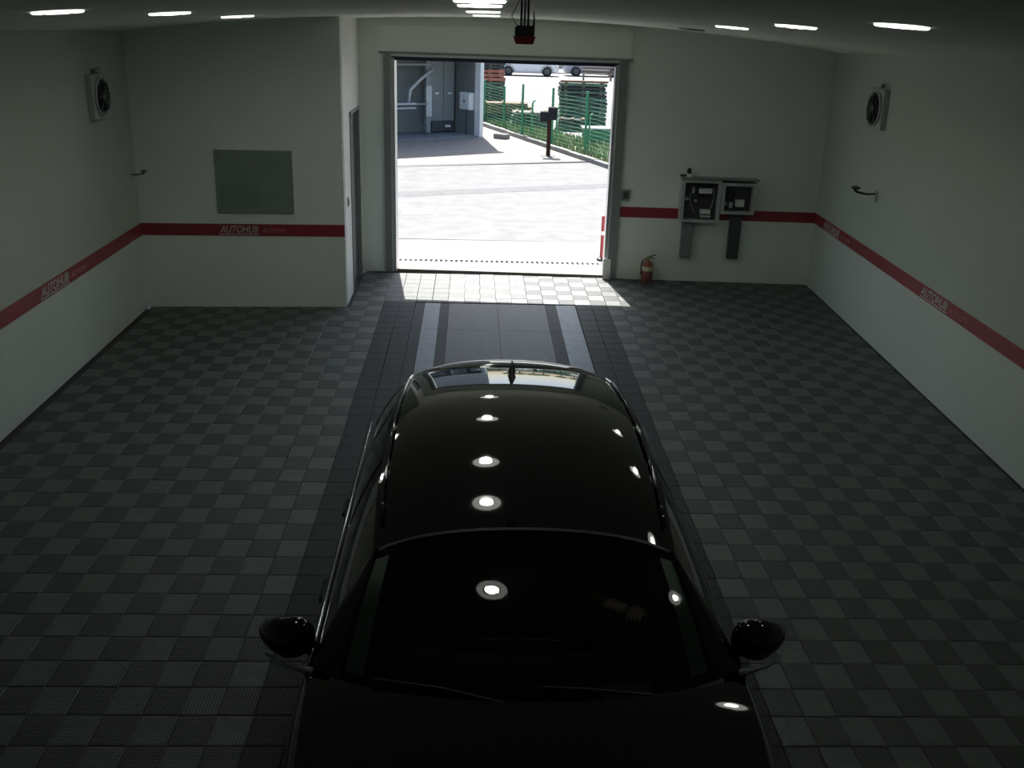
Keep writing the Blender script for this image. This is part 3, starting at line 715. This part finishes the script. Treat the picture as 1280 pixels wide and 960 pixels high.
E_ = [('pelvis', 'waist'), ('waist', 'chest'), ('chest', 'upper'), ('upper', 'neck'), ('neck', 'headlow'), ('headlow', 'head'), ('head', 'crown'), ('headlow', 'nose')]
HT = {-1: Vector((.02, -.64, 1.02)), 1: Vector((.15, -.66, .99))}
for s, el in ((-1, (-.20, -.28, .92)), (1, (.27, -.25, .86))):
    w = HT[s]; n = str(s)
    J['sh' + n] = ((s * .19, .09, 1.09), .062); J['el' + n] = (el, .048); J['wr' + n] = (tuple(w), .030)
    d = (w - Vector(el)).normalized(); p = w + d * .05
    J['pa' + n] = (tuple(p), (.038, .020))
    E_ += [('upper', 'sh' + n), ('sh' + n, 'el' + n), ('el' + n, 'wr' + n), ('wr' + n, 'pa' + n)]
    side_ = d.cross(Vector((0, 0, 1))).normalized()
    for k, ln in enumerate((.040, .046, .043, .034)):
        b0 = p + side_ * (.027 - .018 * k) + d * .02; b1 = b0 + d * ln * .8 + Vector((0, 0, .004)); b2 = b1 + d * .018 + Vector((0, 0, -.026)); 
        for q, (b, rr) in enumerate(((b0, .0095), (b1, .009), (b2, .0075))): J[f'f{n}{k}{q}'] = (tuple(b), rr)
        E_ += [('pa' + n, f'f{n}{k}0'), (f'f{n}{k}0', f'f{n}{k}1'), (f'f{n}{k}1', f'f{n}{k}2')]
    b0 = w + d * .02 - side_ * s * .03; b1 = b0 - side_ * s * .02 + d * .035; J['t0' + n] = (tuple(b0), .011); J['t1' + n] = (tuple(b1), .009)
    E_ += [('wr' + n, 't0' + n), ('t0' + n, 't1' + n)]
    J['hip' + n] = ((s * .10, -.04, .665), .085); J['kn' + n] = ((s * .14, -.44, .70), .062); J['an' + n] = ((s * .12, -.62, .44), .042); J['to' + n] = ((s * .12, -.76, .42), .034)
    E_ += [('pelvis', 'hip' + n), ('hip' + n, 'kn' + n), ('kn' + n, 'an' + n), ('an' + n, 'to' + n)]
pm = skin_figure('body', J, E_)
for m in (M_jacket, M_skin, M_trous): pm.materials.append(m)
per = empty('person', 'person in an olive jacket sitting at the wheel inside the black car', 'person', (CARX + .37, CARY + .42, 0))
for p in pm.polygons:
    c_ = p.center; p.use_smooth = True
    skin_ = c_.z > 1.155 and abs(c_.x) < .12 or any((c_ - HT[s]).length < .15 and c_.y < HT[s].y + .01 for s in (-1, 1))
    p.material_index = 1 if skin_ else (2 if c_.z < .76 and c_.y < .12 else 0)
bo = bpy.data.objects.new('body', pm); col.objects.link(bo); bo.parent = per
MB().lathe([(.088, 0), (.092, .03), (.08, .07), (.05, .095), (0, .105)], (0, .075, 1.31), n=20).build('hair', M_hair, per, True)

# ------------------------------------------------------------------ outside
# ------------------------------------------------------------------ outside: ground
def at(x, y, z=0.):
    """ground position seen at a point of the photo, worked out through the camera"""
    d = cam.matrix_world.to_3x3() @ Vector(((x - 640) / f_px, (480 - y) / f_px, -1)); t = (z - H) / d.z
    return Vector((d.x * t, d.y * t, z))
def slab(name, poly, z0, z1, m, parent=None):
    return MB().prism(poly, z0, z1).build(name, m, parent)
gr = struct(slab('ground', [(-60, 14.58), (60, 14.58), (60, 160), (-60, 160)], -.3, -.03, M_conc))
struct(slab('door_sill', [(DL - .3, 14.575), (DR + .3, 14.40), (DR + .3, 15.02), (DL - .3, 15.0)], -.2, .0, M_sill))
# drain channel
dr = empty('drain_channel', 'slotted metal drain channel across the ground just outside the big doorway', 'drain', (.42, 15.14, 0))
MB().box(-1.75, 1.75, -.11, .11, -.028, -.020).build('channel_bed', M_black, dr)
for a, b in ((-.125, -.095), (.085, .115)): MB().box(-1.75, 1.75, a, b, -.028, .002, .002).build('edge_rail', M_lgrey, dr)
mb = MB()
for k in range(45):
    x = -1.73 + k * .078; MB().box(x, x + .034, -.094, .084, -.02, .001, .002).build('grate_bar', M_lgrey, dr)
apron = struct(slab('apron', [(-12, 15.28), (9, 15.28), (9, 16.9), (-12, 16.5)], -.2, -.004, M_conc2))
road = struct(slab('road', [(-30, 16.52), (20, 16.95), (20, 26.9 + 4.9), (3.9, 27.4), (-1.9, 25.4), (-30, 15.8 + .75)], -.2, -.008, M_asph))
struct(slab('road_strip', [(-12, 17.0), (-1.6, 20.9), (3.2, 22.9), (12, 26.4), (12, 27.0), (3.2, 23.5), (-1.6, 21.6), (-12, 17.7)], -.1, -.005, M_tar))
struct(slab('gutter_strip', [(-8, 22.9), (-1.9, 25.4), (3.85, 27.6), (3.85, 27.85), (-1.9, 25.65), (-8, 23.2)], -.1, -.003, M_tar))
struct(slab('forecourt', [(-12, 22.0), (-1.9, 25.66), (3.1, 27.56), (.2, 37.2), (-12, 37)], -.1, -.010, M_conc2))
pt_ = struct(slab('road_patch', [(-1.32, 18.9), (-.75, 19.0), (-.78, 19.7), (-1.4, 19.6)], -.05, -.004, M_conc))
# kerb
K0, K1 = at(602, 157), at(775, 216)
kd = (K1 - K0).normalized(); kn_ = Vector((-kd.y, kd.x, 0)); 
if kn_.x < 0: kn_ = -kn_
kb = struct(bpy.data.objects.new('kerb', None)); col.objects.link(kb)
L = (K1 - K0).length + 4; n = int(L / .9)
for i in range(n):
    a = K0 - kd * 1 + kd * (i * .9); b = a + kd * .88
    MB().prism([(a.x, a.y), (b.x, b.y), (b.x + kn_.x * .16, b.y + kn_.y * .16), (a.x + kn_.x * .16, a.y + kn_.y * .16)], -.05, .10 + .01 * (i % 2)).build('kerb_stone', M_conc, kb)
# grass strip behind the kerb
g0 = K0 - kd * 1 + kn_ * .17; g1 = K1 + kd * 3 + kn_ * .17
gs = struct(slab('verge', [(g0.x, g0.y), (g1.x, g1.y), (g1.x + kn_.x * 2.6, g1.y + kn_.y * 2.6), (g0.x + kn_.x * 1.2, g0.y + kn_.y * 1.2)], -.1, .03, M_soil))
mb = MB(); rg = random.Random(5)
for i in range(5200):
    t, w = rg.random(), rg.random(); p = g0.lerp(g1, t) + kn_ * (w * (1.2 + 1.35 * t)); h = rg.uniform(.05, .20) * (1.3 if rg.random() < .2 else 1); a = rg.uniform(0, 6.28)
    dx, dy = math.cos(a) * .03, math.sin(a) * .03; lx, ly = rg.uniform(-.06, .06), rg.uniform(-.06, .06)
    mb.cur = rg.choice((0, 0, 1))
    mb.add([(p.x - dx, p.y - dy, .02), (p.x + dx, p.y + dy, .02), (p.x + lx, p.y + ly, .03 + h)], [(0, 1, 2)])
tag(mb.build('grass', [M_grass, mat('yellow_grass', (.38, .38, .24), .8, var=.3)]), 'tufty green grass on the verge behind the green fence foot', 'grass', kind='stuff')
# red marker post and its foot by the door
rp = empty('marker_post', 'thin red and white marker post standing at the right edge of the doorway', 'post', (2.03, 15.42, 0))
MB().lathe([(.026, .05), (.026, .70), (.0, .71)], (0, 0, 0), n=12).build('pole', mat('red_post_paint', (.30, .03, .04), .4), rp)
MB().lathe([(.027, .40), (.027, .46)], (0, 0, 0), n=12).build('white_band', M_white, rp)
MB().lathe([(.07, -.004), (.07, .03), (.03, .05)], (0, 0, 0), n=14).build('foot', M_black, rp)
# concrete block
b_ = at(627, 173); tag(MB().box(-.22, .22, -.14, .14, 0, .16, .02).build('concrete_block', M_conc, loc=(b_.x, b_.y, -.01)), 'grey concrete block lying on the ground by the corner of the opposite garage', 'block').rotation_euler = (0, 0, R(-35))
# brown post with box
q = at(685, 194.5); pb = empty('post_box', 'brown post with a dark two-part box on top beside the kerb', 'post', (q.x, q.y, -.01))
MB().box(-.055, .055, -.05, .05, 0, 1.0, .008).build('post', M_brown, pb)
MB().box(-.20, .20, -.22, .22, -.01, .012, .004).build('base_plate', M_dark, pb)
MB().box(-.26, -.02, -.10, .10, .93, 1.20, .02).build('small_box', M_pbox, pb); MB().box(-.04, .20, -.12, .12, .98, 1.32, .02).build('large_box', M_pbox, pb)
# green fence: tall posts, short posts, rails, mesh
fp = [at(605, 154), at(629.5, 163), at(652, 172), at(689, 182), at(730.5, 193), at(775, 208)]
fe_ = empty('green_fence', 'green wire mesh fence with tall and short posts along the grass verge', 'fence', (fp[0].x, fp[0].y, 0))
O = Vector((fp[0].x, fp[0].y, 0))
hts = [1.5, 1.45, 1.65, 1.68, 1.72, 1.7]
for p, h in zip(fp, hts):
    MB().box(p.x - O.x - .035, p.x - O.x + .035, p.y - O.y - .03, p.y - O.y + .03, -.02, h, .008).build('tall_post', M_green, fe_)
sp_ = [at(664.5, 170), at(694.5, 181), at(735, 193)]
for p in sp_:
    x, y = p.x - O.x, p.y - O.y
    MB().tube([(x, y, -.02), (x, y, 1.02), (x + .03, y, 1.09), (x + .09, y, 1.12)], .028, 8).build('short_post', M_green, fe_)
for a, b, ha, hb in zip(fp[:-1], fp[1:], hts[:-1], hts[1:]):
    w = MB(); a = a - O; b = b - O; n = 16
    for k in range(n + 1): p = a.lerp(b, k / n); w.tube([(p.x, p.y, .05), (p.x, p.y, ha * .93)], .0035, 3, cap=False)
    for k in range(15): z = .06 + k * ha * .93 / 15; w.tube([(a.x, a.y, z), (b.x, b.y, z)], .0035, 3, cap=False)
    w.build('wire_panel', M_gmesh, fe_, kind='stuff')
# stacks of planks
def plank_stack(label, x, y, w, d, rows, th, mats, rz=0., top=None, across=3, seed=1, lean=.04):
    o = empty('plank_stack', label, 'stack', (x, y, -.03), rz); r_ = random.Random(seed); z = 0.
    for i in range(rows):
        off = r_.uniform(-lean, lean); m = mats[min(len(mats) - 1, int(i / rows * len(mats)))]
        pw = d / across
        for k in range(across):
            MB().box(-w / 2 + off + r_.uniform(-.03, .03), w / 2 + off + r_.uniform(-.03, .03), -d / 2 + k * pw + .008, -d / 2 + (k + 1) * pw - .008, z, z + th * .74, .006).build('plank', m if r_.random() < .8 else r_.choice(mats), o)
        z += th * .74
        for sx in (-.38, 0, .38):
            MB().box(sx * w + off - .05, sx * w + off + .05, -d / 2 + .01, d / 2 - .01, z, z + th * .26).build('spacer', M_wood, o)
        z += th * .26
    if top:
        MB().box(-w / 2 - .02, w / 2 + .02, -d / 2, -d / 2 + .25, z, z + .07, .005).build('top_plank', top, o)
    return o
p = at(728, 158); plank_stack('tall stack of dark grey-green planks behind the right end of the green fence', p.x, p.y + .5, 1.66, 1.0, 12, .128, [M_wood2, M_wood2, M_wood3], top=M_wood, seed=2)
p = at(713, 162); plank_stack('low slanting pile of dark planks at the foot of the tall plank stack', p.x + .02, p.y - .15, .95, .5, 4, .11, [M_wood2, M_wood3], rz=R(-12), across=2, seed=4)
p = at(612, 140); plank_stack('tall stack of planks with a reddish top right beside the opposite garage', p.x, p.y + .6, 1.15, 1.0, 13, .155, [M_wood2, M_wood3, M_wood2, M_wood4, M_wood3], seed=5, across=2)
p = at(632, 154); plank_stack('lower pile of mossy planks behind the left end of the green fence', p.x, p.y + .2, 1.75, .8, 6, .13, [M_wood2, M_wood3, M_wood], seed=6, lean=.12)
p = at(666, 161); plank_stack('low pile of pale-topped planks in the middle behind the green fence', p.x, p.y + .2, 1.35, .8, 5, .125, [M_wood2, M_wood2, M_conc], seed=7, lean=.1)
q = at(753, 181); gb = empty('green_crate', 'low green crate behind the right end of the fence', 'crate', (q.x, q.y, -.02))
MB().box(-.62, .62, -.3, .3, 0, .50, .01).build('crate_body', mat('green_crate_paint', (.05, .14, .07), .6), gb); MB().box(-.66, .66, -.34, .34, .50, .55, .01).build('crate_lid', M_lgrey, gb)
for k in range(4): MB().box(-.6, .6, -.312, -.3, .06 + k * .11, .12 + k * .11).build('slat', M_green, gb)
# far parked cars, trees, pallets
for x, y, m, lb, rz in ((3.6, 72.5, M_carw, 'white car parked side-on across the far yard, left', 90), (8.4, 74, M_cars, 'silver car parked side-on across the far yard, right', 90), (-1.2, 74, M_cars, 'grey car in the far yard hidden mostly behind the plank stack', 90)):
    make_car(m, lb, (x, y, -.03), R(rz), 'cars parked in the far yard', full=False)
rt = random.Random(9)
for k, x in enumerate((2.9, 3.9, 5.0, 6.1, 7.6, 9.4)):
    t = empty('tree', ['bare pale tree trunk far behind the white car, leftmost', 'pale tree trunk far behind the white car, second from left', 'pale tree behind the nose of the white car', 'pale tree between the two far cars', 'pale tree behind the silver car, nearer its left end', 'pale tree behind the silver car at the right edge of the doorway'][k], 'tree', (x * 1.3 - .6, (80, 83.2)[k % 2] + rt.uniform(-.3, .3), -.03), group='trees beyond the far yard')
    MB().tube([(0, 0, 0), (.03, 0, 1.5), (-.05, .05, 3.5), (.05, 0, 5)], [.16, .13, .10, .05], 8).build('trunk', M_bark, t, True)
    lf = MB()
    for i in range(500):
        a, b, r = rt.uniform(0, 6.28), rt.uniform(-1, 1), rt.uniform(.4, 1) * 1.0; c_ = Vector((r * math.cos(a) * math.sqrt(1 - b * b), r * math.sin(a) * math.sqrt(1 - b * b), 4.6 + r * b * .9))
        u_ = Vector((rt.uniform(-1, 1), rt.uniform(-1, 1), rt.uniform(-1, 1))).normalized() * .16; w_ = u_.cross(Vector((rt.uniform(-1, 1), 1, rt.uniform(-1, 1)))).normalized() * .09
        lf.add([c_ - u_, c_ + w_, c_ + u_, c_ - w_], [(0, 1, 2, 3)])
    lf.build('foliage', M_leaf, t, kind='stuff')
struct(slab('far_wall', [(-40, 86), (60, 86), (60, 86.4), (-40, 86.4)], -.1, 2.6, mat('far_pale_wall', (.62, .60, .50), .8, var=.2, scale=.7)))
q = Vector((8.0, 68.5, 0)); fb = empty('garden_bench', 'pale slatted bench in the far yard in front of the silver car', 'bench', (q.x, q.y, -.03))
for k in range(2): MB().box(-1.0, 1.0, -.02, .02, .50 + k * .22, .62 + k * .22, .005).build('back_slat', M_wood, fb)
for k in range(2): MB().box(-1.0, 1.0, -.45 + k * .2, -.30 + k * .2, .40, .44, .005).build('seat_slat', M_wood, fb)
for sx in (-.9, .9): MB().box(sx - .04, sx + .04, -.45, .02, 0, .42, .005).build('leg', M_dark, fb)

# ------------------------------------------------------------------ opposite garage
C = at(602.5, 170.5); ang = R(33); ux = Vector((math.cos(ang), math.sin(ang), 0)); uy = Vector((-ux.y, ux.x, 0))
gp = bpy.data.objects.new('opposite_garage', None); col.objects.link(gp); gp.location = (C.x, C.y, -.02); gp.rotation_euler = (0, 0, ang)
tag(gp, 'open garage across the road with a white door frame and a dim grey interior', 'building')
GH = 2.52; W = 5.2; DP = 1.75
MB().box(-W - 3, .0, -.02, .25, GH + .02, 6.6).build('front_wall', M_facade, gp)
MB().box(-W - 3, -W, -.02, .25, 0, GH + .02).build('front_wall_left', M_facade, gp)
MB().box(-.13, .0, -.05, .26, 0, GH + .06, .01).build('door_jamb', M_white, gp)
MB().box(-W, -.13, -.05, .26, GH - .0, GH + .08, .01).build('door_lintel', M_white, gp)
MB().box(-.12, .0, .26, DP, 0, 6.4).build('right_wall', M_inwall, gp)
MB().box(-W - 3, .0, DP, DP + .2, 0, 6.4).build('back_wall', M_inwall, gp)
MB().box(-W - 3, -W - 2.8, .25, DP, 0, 6.4).build('left_wall', M_inwall, gp)
MB().box(-W - 3, .0, .2, DP, 3.2, 3.4).build('inner_ceiling', M_inwall, gp)
MB().box(-W - 3.1, .1, -.1, DP + .3, 6.4, 6.65, .02).build('roof', M_facade, gp)
MB().box(-W - 2.8, -.12, -.02, DP, -.01, .03).build('inner_floor', M_infl, gp)
MB().box(-1.5, -.3, .1, .8, .03, .045).build('floor_mat', M_grey, gp)
def gthing(name, label, cat, x, y, z): 
    p = C + ux * x + uy * y; return empty(name, label, cat, (p.x, p.y, z), ang)
eb = gthing('meter_box', 'white meter box on the right inner wall of the opposite garage', 'box', -.121, .62, .78)
MB().box(-.16, -.0, -.30, .30, .0, .54, .02).build('box_body', M_white, eb); MB().box(-.175, -.16, -.26, .26, .04, .50, .01).build('box_door', M_white, eb)
MB().box(-.185, -.175, -.03, .03, .22, .32, .006).build('latch', M_dark, eb); MB().tube([(-.05, .1, 0), (-.05, .1, -.76)], .02, 6).build('conduit', M_dark, eb)
lf_ = gthing('vehicle_lift', 'grey post vehicle lift with slanting arm in the opposite garage', 'lift', -1.32, 1.2, 0)
MB().box(-.08, .08, -.08, .08, .03, 3.1, .02).build('column', M_grey, lf_); MB().box(-.10, .10, -.12, -.08, .55, 1.5, .01).build('carriage', M_lgrey, lf_)
MB().tube([(.12, -.14, 2.0), (-.35, -.15, 1.68), (-.70, -.15, 1.38), (-.76, -.15, 1.0)], .05, 8).build('slanting_arm', M_lgrey, lf_, True)
MB().box(-1.9, .1, -.10, .02, 2.10, 2.17, .01).build('cross_beam', M_grey, lf_)
MB().box(-1.7, -.55, -.3, -.1, .94, 1.0, .01).build('platform', M_lgrey, lf_); MB().box(-1.7, -.6, -.35, -.12, .82, .87, .01).build('lower_platform', M_lgrey, lf_)
MB().box(-.55, -.08, -.18, -.12, .92, .98, .01).build('side_arm', M_grey, lf_)
cu_ = gthing('tall_cabinet', 'tall grey two-door cabinet on the back wall of the opposite garage', 'cabinet', -.62, DP - .36, .03)
MB().box(-.42, .42, 0, .35, 0, 2.3, .015).build('cabinet_body', M_dark, cu_)
for s in (-1, 1):
    dd = MB().box(min(s * .01, s * .50), max(s * .01, s * .40), -.03, -.002, .35, 2.25, .01).build('cabinet_door', M_grey, cu_)
    MB().box(s * .24 - .09, s * .24 + .06, -.05, -.03, 1.18, 1.24, .01).build('handle', M_white, dd)
MB().box(.05, .25, -.08, -.03, .14, .22, .01).build('vent_plate', M_white, cu_)
